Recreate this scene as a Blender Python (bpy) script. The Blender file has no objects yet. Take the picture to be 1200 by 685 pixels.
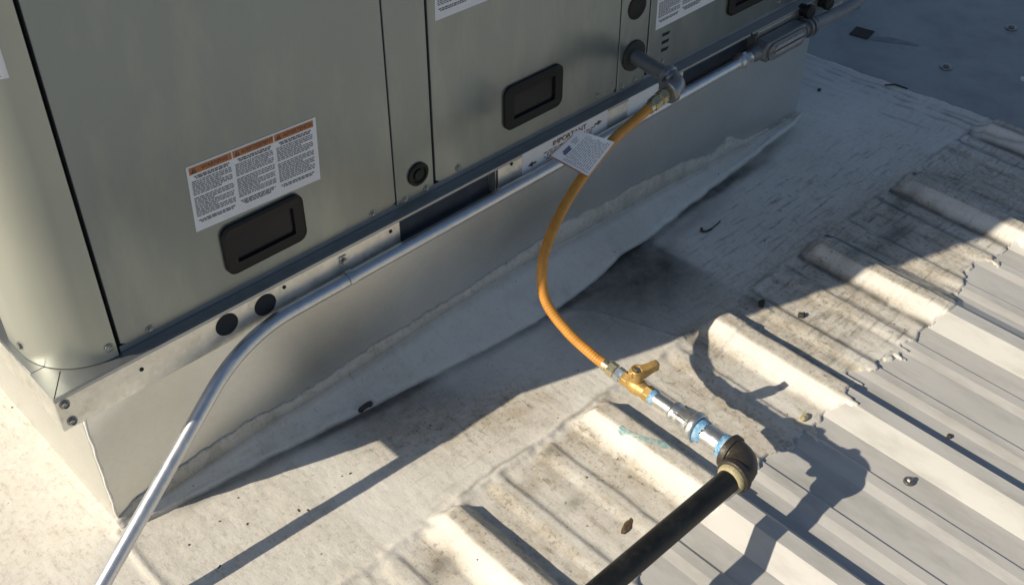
import bpy, bmesh, math, random
import numpy as np
from mathutils import Vector, Matrix
random.seed(7)
rng = np.random.default_rng(11)
scn = bpy.context.scene
col = scn.collection
R = math.radians
V = Vector

# ------------------------------------------------------------------ camera
cam_d = bpy.data.cameras.new('camera')
cam = bpy.data.objects.new('camera', cam_d)
col.objects.link(cam)
cr, cd_, cf = V((0.7242, -0.6896, -0.0003)), V((-0.4422, -0.4639, -0.7676)), V((0.5292, 0.5560, -0.6409))
m = Matrix((cr, -cd_, -cf)).transposed().to_4x4()
m.translation = V((-0.3099, -1.1333, 1.3003))
cam.matrix_world = m
cam_d.sensor_width = 36
cam_d.lens = 1338.4 / 1200 * 36
cam_d.clip_start = 0.02
cam_d.clip_end = 3000
scn.camera = cam

# ------------------------------------------------------------------ light
SUN_AZ, SUN_EL = R(18.3), R(30.4)           # light travels towards +X and a little towards -Y
world = bpy.data.worlds.new('World')
scn.world = world
world.use_nodes = True
wn = world.node_tree.nodes
sky = wn.new('ShaderNodeTexSky')
sky.sky_type = 'NISHITA'
sky.sun_disc = False
sky.sun_elevation = SUN_EL
sky.sun_rotation = math.atan2(-math.cos(SUN_AZ), math.sin(SUN_AZ))
bg = wn['Background']
bg.inputs['Strength'].default_value = 0.076
world.node_tree.links.new(sky.outputs['Color'], bg.inputs['Color'])
sd = bpy.data.lights.new('sun', 'SUN')
sd.energy = 5.0
sd.angle = R(0.53)
sd.color = (1.0, 0.885, 0.70)
sun = bpy.data.objects.new('sun', sd)
col.objects.link(sun)
ld = V((math.cos(SUN_AZ) * math.cos(SUN_EL), -math.sin(SUN_AZ) * math.cos(SUN_EL), -math.sin(SUN_EL)))
sun.rotation_euler = ld.to_track_quat('-Z', 'Y').to_euler()
scn.view_settings.view_transform = 'Standard'
scn.view_settings.look = 'None'
scn.view_settings.exposure = 0.12
scn.view_settings.gamma = 1.0

# ------------------------------------------------------------------ materials
def new_mat(name):
    mt = bpy.data.materials.new(name)
    mt.use_nodes = True
    nt = mt.node_tree
    return mt, nt, nt.nodes['Principled BSDF'], nt.nodes.new('ShaderNodeTexCoord')

def mat(name, c, metal=0.0, rough=0.5, var=0.0, vscale=30, bump=0.0, bscale=200, rvar=0.0, spangle=0.0,
        stretch=(1, 1, 1), dirt=None, dscale=25, coat=0.0, spec=0.5, bdist=0.002, d0=.52, d1=.72):
    mt, nt, b, tc = new_mat(name)
    L = nt.links.new
    b.inputs['Metallic'].default_value = metal
    b.inputs['Roughness'].default_value = rough
    b.inputs['Specular IOR Level'].default_value = spec
    b.inputs['Coat Weight'].default_value = coat
    mp = nt.nodes.new('ShaderNodeMapping')
    mp.inputs['Scale'].default_value = stretch
    L(tc.outputs['Object'], mp.inputs['Vector'])
    n = nt.nodes.new('ShaderNodeTexNoise')
    n.inputs['Scale'].default_value = vscale
    n.inputs['Detail'].default_value = 6
    L(mp.outputs[0], n.inputs['Vector'])
    ramp = nt.nodes.new('ShaderNodeMapRange')
    ramp.inputs[1].default_value = .25
    ramp.inputs[2].default_value = .75
    ramp.inputs[3].default_value = 1 - var
    ramp.inputs[4].default_value = 1 + var
    L(n.outputs['Fac'], ramp.inputs[0])
    fac = ramp.outputs[0]
    if spangle:
        vo = nt.nodes.new('ShaderNodeTexVoronoi')
        vo.inputs['Scale'].default_value = 140
        L(tc.outputs['Object'], vo.inputs['Vector'])
        sp = nt.nodes.new('ShaderNodeSeparateColor')
        L(vo.outputs['Color'], sp.inputs[0])
        mr = nt.nodes.new('ShaderNodeMapRange')
        mr.inputs[3].default_value = 1 - spangle
        mr.inputs[4].default_value = 1 + spangle
        L(sp.outputs[0], mr.inputs[0])
        mu = nt.nodes.new('ShaderNodeMath')
        mu.operation = 'MULTIPLY'
        L(fac, mu.inputs[0]); L(mr.outputs[0], mu.inputs[1])
        fac = mu.outputs[0]
    vm = nt.nodes.new('ShaderNodeVectorMath')
    vm.operation = 'SCALE'
    vm.inputs[0].default_value = c
    L(fac, vm.inputs['Scale'])
    colr = vm.outputs[0]
    if dirt:
        n3 = nt.nodes.new('ShaderNodeTexNoise')
        n3.inputs['Scale'].default_value = dscale
        n3.inputs['Detail'].default_value = 9
        n3.inputs['Roughness'].default_value = .65
        L(mp.outputs[0], n3.inputs['Vector'])
        r3 = nt.nodes.new('ShaderNodeMapRange')
        r3.inputs[1].default_value = d0
        r3.inputs[2].default_value = d1
        L(n3.outputs['Fac'], r3.inputs[0])
        mx = nt.nodes.new('ShaderNodeMix')
        mx.data_type = 'RGBA'
        L(r3.outputs[0], mx.inputs[0])
        L(colr, mx.inputs[6])
        mx.inputs[7].default_value = (*dirt, 1)
        colr = mx.outputs[2]
    L(colr, b.inputs['Base Color'])
    if rvar:
        r2 = nt.nodes.new('ShaderNodeMapRange')
        r2.inputs[3].default_value = max(0.03, rough - rvar)
        r2.inputs[4].default_value = rough + rvar
        L(n.outputs['Fac'], r2.inputs[0])
        L(r2.outputs[0], b.inputs['Roughness'])
    if bump:
        n2 = nt.nodes.new('ShaderNodeTexNoise')
        n2.inputs['Scale'].default_value = bscale
        n2.inputs['Detail'].default_value = 5
        L(mp.outputs[0], n2.inputs['Vector'])
        bp = nt.nodes.new('ShaderNodeBump')
        bp.inputs['Strength'].default_value = bump
        bp.inputs['Distance'].default_value = bdist
        L(n2.outputs['Fac'], bp.inputs['Height'])
        L(bp.outputs[0], b.inputs['Normal'])
    return mt

M = {}
M['unit'] = mat('unit_paint', (.250, .281, .276), .66, .30, .06, 5, .10, 5, .07, bdist=.03, stretch=(1.6, 1.6, .5), dirt=(.36, .375, .35), dscale=9, d0=.5, d1=.95)
M['post'] = mat('post_paint', (.40, .42, .375), .55, .36, .05, 6, .03, 12, .05, bdist=.02)
M['galv'] = mat('galvanised', (.76, .755, .71), .94, .40, .10, 40, .05, 300, .08, .06, dirt=(.42, .41, .37), dscale=30, d0=.56, d1=.82)
M['flange'] = mat('galvanised_flange', (.42, .43, .435), .85, .40, .06, 40, .02, 300, .04)
M['emt'] = mat('conduit_zinc', (.66, .67, .69), .88, .36, .08, 90, .03, 500, .08)
M['dullzinc'] = mat('dull_zinc_fitting', (.30, .31, .32), .85, .40, .2, 150, .3, 260, .1)
M['zinc'] = mat('galvanised_fitting', (.62, .63, .63), .9, .33, .14, 120, .15, 250, .1)
M['curb'] = mat('curb_sheet', (.70, .71, .685), .97, .37, .04, 10, .08, 260, .05, .02)
M['dark'] = mat('dark_void', (.022, .026, .034), 0, .7, .2, spec=.2)
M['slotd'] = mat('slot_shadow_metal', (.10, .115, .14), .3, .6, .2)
M['blackp'] = mat('black_plastic', (.012, .0125, .012), 0, .5, .15, 120, .1, 700, .05, spec=.3)
M['glass'] = mat('dark_window', (.010, .012, .018), 0, .28, .2, 40, spec=.25)
M['label'] = mat('label_white', (.72, .74, .78), 0, .45, .03, 60)
M['orange'] = mat('label_orange', (.42, .15, .045), 0, .5, .15, 300)
M['ink'] = mat('label_ink', (.05, .05, .055), 0, .5, .2, 200)
M['hose'] = mat('hose_orange', (.60, .27, .045), 0, .42, .18, 45, .05, 300, .05)
M['brass'] = mat('brass', (.52, .34, .12), .5, .45, .14, 150, .12, 300, .1, dirt=(.22, .14, .05), dscale=60)
M['nutbrass'] = mat('pale_brass', (.66, .58, .36), .9, .28, .15, 150, .1, 300, .1)
M['tape'] = mat('blue_sealant', (.09, .31, .56), 0, .5, .25, 250, .5, 500, dirt=(.45, .55, .62), dscale=170, d0=.44, d1=.66)
M['blackpipe'] = mat('black_pipe', (.011, .012, .012), .1, .44, .5, 60, .12, 240, .08, dirt=(.035, .034, .03), dscale=45)
M['iron'] = mat('malleable_iron', (.060, .053, .045), .45, .47, .25, 80, .4, 260, .08)
M['sealant'] = mat('yellow_sealant', (.38, .335, .20), 0, .55, .2, 200, .4, 400)
M['screw'] = mat('screw_steel', (.32, .32, .31), .85, .35, .2, 300)
M['rubber'] = mat('rubber', (.03, .03, .03), 0, .7, .2, 200)
M['flex'] = mat('flex_grey', (.20, .215, .23), 0, .5, .1, 80, .1, 300)
M['castal'] = mat('cast_aluminium', (.19, .20, .21), .6, .48, .12, 90, .3, 500)
M['leaf'] = mat('dead_leaf', (.10, .065, .035), 0, .8, .4, 150, .5, 400)
M['stone'] = mat('debris_dark', (.05, .045, .04), 0, .9, .4, 300, .5, 500)
M['wood'] = mat('weathered_wood', (.25, .2, .15), 0, .8, .25, 20, .4, 80, stretch=(1, 12, 12))
M['teal'] = mat('teal_smear', (.24, .42, .44), 0, .6, .35, 300, .3, 500, dirt=(.50, .52, .47), dscale=140, d0=.45, d1=.62)
M['roofmetal'] = mat('roof_metal_paint', (.53, .525, .51), .05, .5, .06, 5, .05, 40, .06, dirt=(.39, .385, .365), dscale=7, d0=.46, d1=.74, stretch=(4, 1, 1))
M['pan'] = mat('roof_pan_paint', (.36, .37, .365), .1, .5, .12, 4, .05, 30, .06, dirt=(.25, .26, .26), dscale=6, d0=.42, d1=.68)
M['earth'] = mat('ground_earth', (.16, .14, .11), 0, .9, .3, .2)
M['coil'] = mat('coil_fins', (.03, .032, .035), .5, .5, .2, 300)

def coating_mat(name, attr):
    mt, nt, b, tc = new_mat(name)
    L = nt.links.new
    N = nt.nodes.new
    def noise(scale, detail=6, rough=.55, stretch=None):
        n = N('ShaderNodeTexNoise')
        n.inputs['Scale'].default_value = scale
        n.inputs['Detail'].default_value = detail
        n.inputs['Roughness'].default_value = rough
        if stretch:
            mp = N('ShaderNodeMapping')
            mp.inputs['Scale'].default_value = stretch
            L(tc.outputs['Object'], mp.inputs['Vector'])
            L(mp.outputs[0], n.inputs['Vector'])
        else:
            L(tc.outputs['Object'], n.inputs['Vector'])
        return n.outputs['Fac']
    def rng_(s, a, b_, c=0., d=1.):
        r = N('ShaderNodeMapRange')
        r.inputs[1].default_value = a; r.inputs[2].default_value = b_
        r.inputs[3].default_value = c; r.inputs[4].default_value = d
        L(s, r.inputs[0])
        return r.outputs[0]
    def op(o, a, b_):
        q = N('ShaderNodeMath'); q.operation = o; q.use_clamp = (o == 'ADD')
        for i, s in enumerate((a, b_)):
            if isinstance(s, (int, float)): q.inputs[i].default_value = s
            else: L(s, q.inputs[i])
        return q.outputs[0]
    def mix(f, a, b_):
        x = N('ShaderNodeMix'); x.data_type = 'RGBA'
        L(f, x.inputs[0])
        for i, s in ((6, a), (7, b_)):
            if isinstance(s, tuple): x.inputs[i].default_value = (*s, 1)
            else: L(s, x.inputs[i])
        return x.outputs[2]
    c = mix(rng_(noise(7), .35, .7), (.765, .755, .72), (.70, .68, .63))
    c = mix(rng_(noise(60, 8, .7), .58, .75, 0, .55), c, (.47, .43, .37))
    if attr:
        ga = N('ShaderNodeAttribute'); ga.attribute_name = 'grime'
        sa = N('ShaderNodeAttribute'); sa.attribute_name = 'soot_shade'
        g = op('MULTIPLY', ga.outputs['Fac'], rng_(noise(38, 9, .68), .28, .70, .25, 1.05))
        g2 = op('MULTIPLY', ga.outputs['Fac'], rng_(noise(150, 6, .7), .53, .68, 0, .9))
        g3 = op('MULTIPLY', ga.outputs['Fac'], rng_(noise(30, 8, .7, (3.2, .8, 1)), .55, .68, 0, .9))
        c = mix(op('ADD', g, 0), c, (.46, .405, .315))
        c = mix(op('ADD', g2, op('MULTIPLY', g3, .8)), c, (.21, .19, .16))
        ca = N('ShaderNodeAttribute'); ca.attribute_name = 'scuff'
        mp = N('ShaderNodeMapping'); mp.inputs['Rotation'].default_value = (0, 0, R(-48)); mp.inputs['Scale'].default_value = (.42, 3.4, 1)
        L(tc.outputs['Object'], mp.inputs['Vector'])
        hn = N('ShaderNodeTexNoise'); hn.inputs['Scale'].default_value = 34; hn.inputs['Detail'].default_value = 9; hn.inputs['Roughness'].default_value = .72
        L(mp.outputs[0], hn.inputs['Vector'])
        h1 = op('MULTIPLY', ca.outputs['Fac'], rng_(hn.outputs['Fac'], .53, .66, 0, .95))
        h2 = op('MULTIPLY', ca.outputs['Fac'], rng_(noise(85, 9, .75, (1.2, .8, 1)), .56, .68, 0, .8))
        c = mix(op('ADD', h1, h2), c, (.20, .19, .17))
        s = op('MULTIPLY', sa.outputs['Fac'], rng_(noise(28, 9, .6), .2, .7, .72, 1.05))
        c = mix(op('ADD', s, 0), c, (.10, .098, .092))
    # crisp specks of tar and soot
    c = mix(rng_(noise(95, 3, .5), .735, .76, 0, .9), c, (.07, .06, .05))
    L(c, b.inputs['Base Color'])
    b.inputs['Roughness'].default_value = .62
    b.inputs['Specular IOR Level'].default_value = .35
    bp = N('ShaderNodeBump')
    bp.inputs['Strength'].default_value = .38
    bp.inputs['Distance'].default_value = .004
    h = op('ADD', op('MULTIPLY', noise(55, 8, .62, (1.6, .7, 1)), .55), op('MULTIPLY', noise(230, 5, .6), .22))
    L(h, bp.inputs['Height'])
    L(bp.outputs[0], b.inputs['Normal'])
    return mt
M['coating'] = coating_mat('white_coating', True)
M['membrane'] = coating_mat('white_membrane', False)

# ------------------------------------------------------------------ builders
WL = {}                                       # world position of every object
def tag(o, label=None, cat=None, group=None, kind=None):
    if label: o['label'] = label
    if cat: o['category'] = cat
    if group: o['group'] = group
    if kind: o['kind'] = kind
    return o

def empty(name, loc, label, cat, group=None):
    o = bpy.data.objects.new(name, None)
    o.empty_display_size = .05
    o.location = loc
    col.objects.link(o)
    WL[o] = V(loc)
    return tag(o, label, cat, group)

def link(o, parent, org):
    col.objects.link(o)
    o.parent = parent
    o.location = V(org) - (WL[parent] if parent else V((0, 0, 0)))
    WL[o] = V(org)
    return o

class MB:
    """collects shapes given in world coordinates, then links them as one mesh object"""
    def __init__(s):
        s.v, s.f, s.sm = [], [], []
    def add(s, vs, fs, smooth=False):
        k = len(s.v)
        s.v += [tuple(p) for p in vs]
        s.f += [tuple(i + k for i in q) for q in fs]
        s.sm += [smooth] * len(fs)
        return s
    def box(s, x0, x1, y0, y1, z0, z1, mtx=None):
        vs = [V((x, y, z)) for x in (x0, x1) for y in (y0, y1) for z in (z0, z1)]
        if mtx: vs = [mtx @ p for p in vs]
        return s.add(vs, [(0, 1, 3, 2), (4, 6, 7, 5), (0, 4, 5, 1), (2, 3, 7, 6), (0, 2, 6, 4), (1, 5, 7, 3)])
    def sweep(s, pts, rad, seg=20, smooth=True, caps=True, phase=0.0):
        pts = [V(p) for p in pts]
        if not hasattr(rad, '__len__'): rad = [rad] * len(pts)
        t = [(pts[min(i + 1, len(pts) - 1)] - pts[max(i - 1, 0)]).normalized() for i in range(len(pts))]
        up = V((0, 0, 1)) if abs(t[0].z) < .9 else V((0, 1, 0))
        n = (up - t[0] * up.dot(t[0])).normalized()
        vs, fs = [], []
        for i, p in enumerate(pts):
            n = (n - t[i] * n.dot(t[i])).normalized()
            b = t[i].cross(n)
            for k in range(seg):
                a = 2 * math.pi * k / seg + phase
                vs.append(p + (n * math.cos(a) + b * math.sin(a)) * rad[i])
        for i in range(len(pts) - 1):
            for k in range(seg):
                k2 = (k + 1) % seg
                fs.append((i * seg + k, i * seg + k2, (i + 1) * seg + k2, (i + 1) * seg + k))
        s.add(vs, fs, smooth)
        if caps:
            e = (len(pts) - 1) * seg
            s.add([vs[k] for k in range(seg)], [tuple(range(seg))[::-1]])
            s.add([vs[e + k] for k in range(seg)], [tuple(range(seg))])
        return s
    def lathe(s, prof, org, ax, seg=28, smooth=True, phase=0.0):
        """prof: (distance along the axis, radius)"""
        org, ax = V(org), V(ax).normalized()
        up = V((0, 0, 1)) if abs(ax.z) < .9 else V((0, 1, 0))
        n = (up - ax * up.dot(ax)).normalized()
        b = ax.cross(n)
        vs, fs = [], []
        for (t, r) in prof:
            for k in range(seg):
                a = 2 * math.pi * k / seg + phase
                vs.append(org + ax * t + (n * math.cos(a) + b * math.sin(a)) * max(r, 1e-5))
        for i in range(len(prof) - 1):
            for k in range(seg):
                k2 = (k + 1) % seg
                fs.append((i * seg + k, i * seg + k2, (i + 1) * seg + k2, (i + 1) * seg + k))
        e = (len(prof) - 1) * seg
        fs2 = [tuple(range(seg))[::-1], tuple(range(e, e + seg))]
        k0 = len(s.v)
        s.add(vs, fs, smooth)
        for q in fs2:
            s.f.append(tuple(i + k0 for i in q)); s.sm.append(False)
        return s
    def prism(s, poly, y0, y1):
        """poly in (x, z); extruded along y from y0 (front) to y1"""
        n = len(poly)
        vs = [V((x, y0, z)) for x, z in poly] + [V((x, y1, z)) for x, z in poly]
        fs = [tuple(range(n)), tuple(range(n, 2 * n))[::-1]]
        fs += [(i, i + n, (i + 1) % n + n, (i + 1) % n) for i in range(n)]
        return s.add(vs, fs)
    def build(s, name, mt, parent=None, bevel=0.0, org=None, sharp=None):
        me = bpy.data.meshes.new(name)
        vv = np.array(s.v)
        lo, hi = vv.min(0), vv.max(0)
        if org is None:
            org = V(((lo[0] + hi[0]) / 2, (lo[1] + hi[1]) / 2, lo[2]))
        me.from_pydata([tuple(V(p) - V(org)) for p in s.v], [], s.f)
        me.polygons.foreach_set('use_smooth', s.sm)
        me.materials.append(mt)
        bm = bmesh.new(); bm.from_mesh(me)
        bmesh.ops.recalc_face_normals(bm, faces=bm.faces[:])
        bm.to_mesh(me); bm.free()
        me.update()
        if any(s.sm):
            me.set_sharp_from_angle(angle=R(sharp or 38))
        o = bpy.data.objects.new(name, me)
        link(o, parent, org)
        if bevel:
            b = o.modifiers.new('bevel', 'BEVEL')
            b.width = bevel; b.segments = 2; b.limit_method = 'ANGLE'; b.angle_limit = R(40)
        return o

def rrect(x0, x1, z0, z1, r, n=6):
    out = []
    for cx, cz, a0 in ((x1 - r, z1 - r, 0), (x0 + r, z1 - r, 90), (x0 + r, z0 + r, 180), (x1 - r, z0 + r, 270)):
        for k in range(n + 1):
            a = R(a0 + 90 * k / n)
            out.append((cx + r * math.cos(a), cz + r * math.sin(a)))
    return out

def spline(pts, n=12):
    """Catmull-Rom through the points"""
    P = [V(p) for p in pts]
    P = [P[0] * 2 - P[1]] + P + [P[-1] * 2 - P[-2]]
    out = []
    for i in range(1, len(P) - 2):
        a, b, c, d = P[i - 1:i + 3]
        for k in range(n):
            t = k / n
            out.append(.5 * ((2 * b) + (c - a) * t + (2 * a - 5 * b + 4 * c - d) * t * t + (3 * b - a - 3 * c + d) * t ** 3))
    out.append(P[-2])
    return out

def text(body, size, pos, rot, mt, parent, name='lettering', ex=.00008, sx=1.0):
    """flat lettering; pos is its centre in world space, rot a 3x3 matrix (right, up, out)"""
    cu = bpy.data.curves.new(name, 'FONT')
    cu.body = body; cu.size = size; cu.extrude = ex
    cu.align_x = 'CENTER'; cu.align_y = 'CENTER'
    cu.materials.append(mt)
    tmp = bpy.data.objects.new(name, cu)
    col.objects.link(tmp)
    me = bpy.data.meshes.new_from_object(tmp.evaluated_get(bpy.context.evaluated_depsgraph_get()))
    bpy.data.objects.remove(tmp); bpy.data.curves.remove(cu)
    me.name = name
    if not me.materials: me.materials.append(mt)
    o = bpy.data.objects.new(name, me)
    col.objects.link(o)
    o.parent = parent
    mt4 = rot.to_4x4() @ Matrix.Diagonal((sx, 1, 1, 1))
    mt4.translation = V(pos) - WL[parent]
    o.matrix_local = mt4
    WL[o] = V(pos)
    return o

# ------------------------------------------------------------------ numpy noise
def vnoise(x, y, seed):
    r = np.random.default_rng(seed)
    T = r.random((256, 256))
    xi, yi = np.floor(x).astype(int), np.floor(y).astype(int)
    fx, fy = x - xi, y - yi
    fx, fy = fx * fx * (3 - 2 * fx), fy * fy * (3 - 2 * fy)
    g = lambda a, b: T[a % 256, b % 256]
    return (g(xi, yi) * (1 - fx) + g(xi + 1, yi) * fx) * (1 - fy) + (g(xi, yi + 1) * (1 - fx) + g(xi + 1, yi + 1) * fx) * fy
def fbm(x, y, seed, octv=5, gain=.5):
    s = 0; a = 1; t = 0
    for k in range(octv):
        s = s + a * vnoise(x * 2 ** k + 17.3 * k, y * 2 ** k + 5.1 * k, seed + k); t += a; a *= gain
    return s / t
sstep = lambda a, b, x: (lambda t: t * t * (3 - 2 * t))(np.clip((x - a) / (b - a), 0, 1))

# ================================================================== SETTING
RIB_H, PITCH, X0 = .0225, .3048, .959
def rib_profile(kmin, kmax):
    p = []
    for k in range(kmin, kmax + 1):
        c = X0 + PITCH * k
        if k == 1:      # the ribs where two sheets lap: the upper sheet stops just past the crest
            p += [(c - .049, 0), (c - .0135, RIB_H), (c + .0130, RIB_H), (c + .0142, RIB_H - .0042), (c + .058, 0)]
        else:
            p += [(c - .049, 0), (c - .0135, RIB_H), (c + .0135, RIB_H), (c + .0345, 0)]
        for o in (.072, .171):
            p += [(c + o, 0), (c + o + .0165, .0036), (c + o + .034, .0036), (c + o + .0395, 0)]
    return p
prof = rib_profile(-24, 3)
prof = [q for q in prof if q[0] < 1.93] + [(1.935, 0.0)]
px = np.array([q[0] for q in prof]); pz = np.array([q[1] for q in prof])

# ground far below, roof deck, ribbed sheet metal
g = MB(); g.add([(-900, -900, -5), (900, -900, -5), (900, 900, -5), (-900, 900, -5)], [(0, 1, 2, 3)])
tag(g.build('ground', M['earth'], org=(0, 0, -5)), kind='structure')
g = MB(); g.box(-9, 12, -9, 9, -5, -.012)
tag(g.build('building_roof_slab', M['membrane'], org=(0, 0, -.012)), kind='structure')
ys = [-8.5, -5, -3, -2, -1.4, -1.0, -.8, -.6, -.45]
vs = [(x, y, z) for y in ys for x, z in prof]
n = len(prof)
fs = [(j * n + i, j * n + i + 1, (j + 1) * n + i + 1, (j + 1) * n + i) for j in range(len(ys) - 1) for i in range(n - 1)]
g = MB(); g.add(vs, fs)
ribbed = tag(g.build('ribbed_metal_roof', M['roofmetal'], org=(0, 0, 0)), kind='structure')
g = MB(); g.box(1.87, 6.0, -8.5, 8.5, -.011, .0012)
pan = tag(g.build('flat_metal_roof', M['pan'], org=(0, 0, 0)), kind='structure')

# the white coating: one continuous height field over deck and rib ends
DX = .0036
gx = np.arange(-1.6, 1.9301, DX); gy = np.concatenate([np.arange(-.64, -.27, .0032), np.arange(-.27, .02, .0045), np.arange(.02, .75, .02)])
X, Y = np.meshgrid(gx, gy)
ribs = np.interp(X, px, pz)
nose = -.298 + .016 * (fbm(X * 22, Y * 22, 3) - .5)
ramp = np.clip((nose - Y) / .021, 0, 1)
soft = np.interp(X + .006 * (fbm(X * 30, Y * 9, 5) - .5), px, pz)
base = soft * ramp
blur = base.copy()                              # the coating rounds every edge a little
blur[:, 1:-1] = (blur[:, 1:-1] * 6 + blur[:, :-2] + blur[:, 2:]) / 8
end = -.552 + .055 * (fbm(X * 7, X * 0 + 2.2, 21, 4) - .5) + .036 * (fbm(X * 40, Y * 30, 23, 2) - .5) - .02 * (vnoise(X * 24, Y * 10, 77) > .72) - .018 * np.clip(ribs / RIB_H, 0, 1)
inside = (Y > end)
lowx = np.array([0, .06, .2, .39, .61, .76, .88, .99, 1.18, 1.39, 1.59, 1.62])
lowy = np.array([-.012, -.020, -.034, -.055, -.081, -.093, -.086, -.078, -.054, -.036, -.018, -.009])
ylow = np.interp(X, lowx, lowy)
thick = .0032 + .0022 * (fbm(X * 14, Y * 9, 31) - .5) + .0012 * (fbm(X * 60, Y * 28, 41, 4) - .5)
# lap seams and wrinkles of the membrane under the coating
thick += .0030 * sstep(.004, -.004, X - (1.048 + .010 * (fbm(Y * 9, Y * 0, 51) - .5))) * (Y < -.06) * (Y > -.36) * sstep(.80, .95, X)
thick += .0028 * np.exp(-((X + .010 + .004 * (fbm(Y * 20, Y * 0, 52) - .5)) / .006) ** 2) * (Y < 0.0)
wr = np.interp(X, [.75, .80, .83, .855, .885], [-.10, -.118, -.145, -.21, -.30])
thick += .0030 * np.exp(-((Y - wr) / .006) ** 2) * (X > .74) * (X < .885)
thick += .0030 * np.exp(-((Y + .297 + .012 * (fbm(X * 26, Y * 20, 61) - .5)) / .006) ** 2)
thick += .0042 * (fbm(X * 62, Y * 30, 161, 4) - .5) * np.exp(-((Y - nose + .008) / .020) ** 2)
edge = (1.872 + .05 * (.143 - Y) / .516 + .012 * (fbm(Y * 24, Y * 0, 71) - .5))
thick += .0035 * np.exp(-((X - edge + .010) / .008) ** 2)
for o in (.035, .060, .105):
    thick += .0016 * np.exp(-((X - edge + o + .012 * (fbm(Y * 16, Y * 0 + o * 50, 72) - .5)) / .005) ** 2)
Z = blur + thick
Z = np.where(inside, Z, ribs - .006)
Z = np.where(X < edge, Z, -.008)
# dirt that the photograph shows, by place
grime = .10 + .14 * sstep(.45, .75, fbm(X * 4, Y * 4, 81)) * (X > .25)
soot_shade = np.zeros_like(X)
wx = X + .05 * (fbm(X * 9, Y * 9, 91) - .5); wy = Y + .05 * (fbm(X * 9, Y * 9, 95) - .5)
def blob(a, x, y, rx, ry, s, rot=0):
    c, q = math.cos(R(rot)), math.sin(R(rot))
    u = ((wx - x) * c + (wy - y) * q) / rx; v = (-(wx - x) * q + (wy - y) * c) / ry
    a += s * np.exp(-(u * u + v * v))
for q in ((.47, -.16, .11, .07, .75, -15), (.57, -.215, .10, .045, .7, -10), (.39, -.12, .07, .05, .4), (1.45, -.35, .20, .08, .9), (1.28, -.33, .12, .05, .8),
          (1.10, -.42, .13, .09, .75), (1.28, -.45, .10, .07, .6), (1.42, -.46, .07, .07, .8), (.50, -.34, .06, .03, .8), (.55, -.325, .035, .015, .9), (.28, -.36, .05, .045, .9),
          (.64, -.325, .06, .02, .7), (.83, -.37, .05, .05, .6), (.90, -.33, .03, .06, .7), (.52, -.45, .06, .09, .55), (.60, -.42, .025, .10, .7), (1.0, -.38, .02, .12, .6),
          (.79, -.46, .06, .12, .5), (1.58, -.20, .25, .16, .12), (1.2, -.28, .16, .05, .25), (.01, -.06, .03, .07, .45), (.68, -.40, .02, .09, .6),
          (1.70, -.46, .12, .12, .6), (.38, -.42, .03, .1, .5), (.93, -.20, .16, .14, .3)):
    blob(grime, *q)
for q in ((1.15, -.105, .14, .020, .45, 7), (1.35, -.06, .15, .014, .75, 4), (1.22, -.06, .08, .012, .6, 5),
          (1.40, -.385, .05, .018, .7), (1.29, -.37, .045, .016, .65), (1.50, -.35, .06, .02, .5), (1.05, -.325, .02, .02, .6), (.88, -.315, .015, .04, .45), (.28, -.365, .02, .016, .6), (.54, -.322, .012, .010, .6), (.49, -.42, .015, .012, .5)):
    blob(soot_shade, *q)
seam = 1.048 + .010 * (fbm(Y * 9, Y * 0, 51) - .5)
pool = (.35 * sstep(seam + .012, seam - .012, X) + .65 * sstep(seam + .05, seam - .07, wx)) * sstep(.66, .92, wx) * sstep(-.34, -.10, wy) * (.78 + .38 * fbm(X * 11, Y * 11, 111))
soot_shade += 1.08 * pool
soot_shade += .75 * np.exp(-((Y - ylow + .008) / .011) ** 2) * sstep(.03, .12, X) * sstep(1.63, 1.5, X) * (.5 + .9 * fbm(X * 9, Y * 9, 113)) * np.where(X < .52, 1.0, .75)
streak = sstep(.52, .72, fbm(X * 30, Y * 5, 101, 4))
grime += .45 * streak * (Y < -.30) * (X > .40) * inside
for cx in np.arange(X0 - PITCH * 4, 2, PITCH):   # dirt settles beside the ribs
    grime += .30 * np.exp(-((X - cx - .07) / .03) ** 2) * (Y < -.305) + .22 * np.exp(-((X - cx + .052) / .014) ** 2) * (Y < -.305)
grime = np.where(X < .25, np.maximum(grime * .8, .40), grime)
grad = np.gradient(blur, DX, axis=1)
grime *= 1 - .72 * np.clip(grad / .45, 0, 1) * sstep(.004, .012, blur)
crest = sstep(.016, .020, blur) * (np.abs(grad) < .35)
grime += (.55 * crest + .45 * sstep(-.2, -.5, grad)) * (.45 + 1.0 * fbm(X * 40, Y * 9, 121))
lines = fbm(X * 12, Y * 16, 123, 4)
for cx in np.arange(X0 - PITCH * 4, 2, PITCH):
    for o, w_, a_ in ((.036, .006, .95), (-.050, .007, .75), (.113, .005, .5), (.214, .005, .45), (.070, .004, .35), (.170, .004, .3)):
        soot_shade += a_ * np.exp(-((X - cx - o - .006 * (lines - .5)) / w_) ** 2) * (Y < -.296) * sstep(.40, .72, lines + .18 * (X > 1.05)) * (.6 + .7 * (X > 1.05))
for o, w_, a_ in ((.028, .004, .5), (.048, .005, .6), (.075, .004, .5), (.13, .004, .35)):
    soot_shade += a_ * np.exp(-((X - edge + o + .016 * (fbm(Y * 9, Y * 0 + o * 70, 131) - .5)) / w_) ** 2) * sstep(.38, .62, fbm(X * 9, Y * 22, 133)) * (X > 1.6)
hatch = sstep(.50, .66, fbm((X * .8 + Y * .6) * 60, (X * .6 - Y * .8) * 9, 135, 4))
area = np.exp(-(((X - 1.35) / .36) ** 2 + ((Y + .22) / .11) ** 2))
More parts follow.
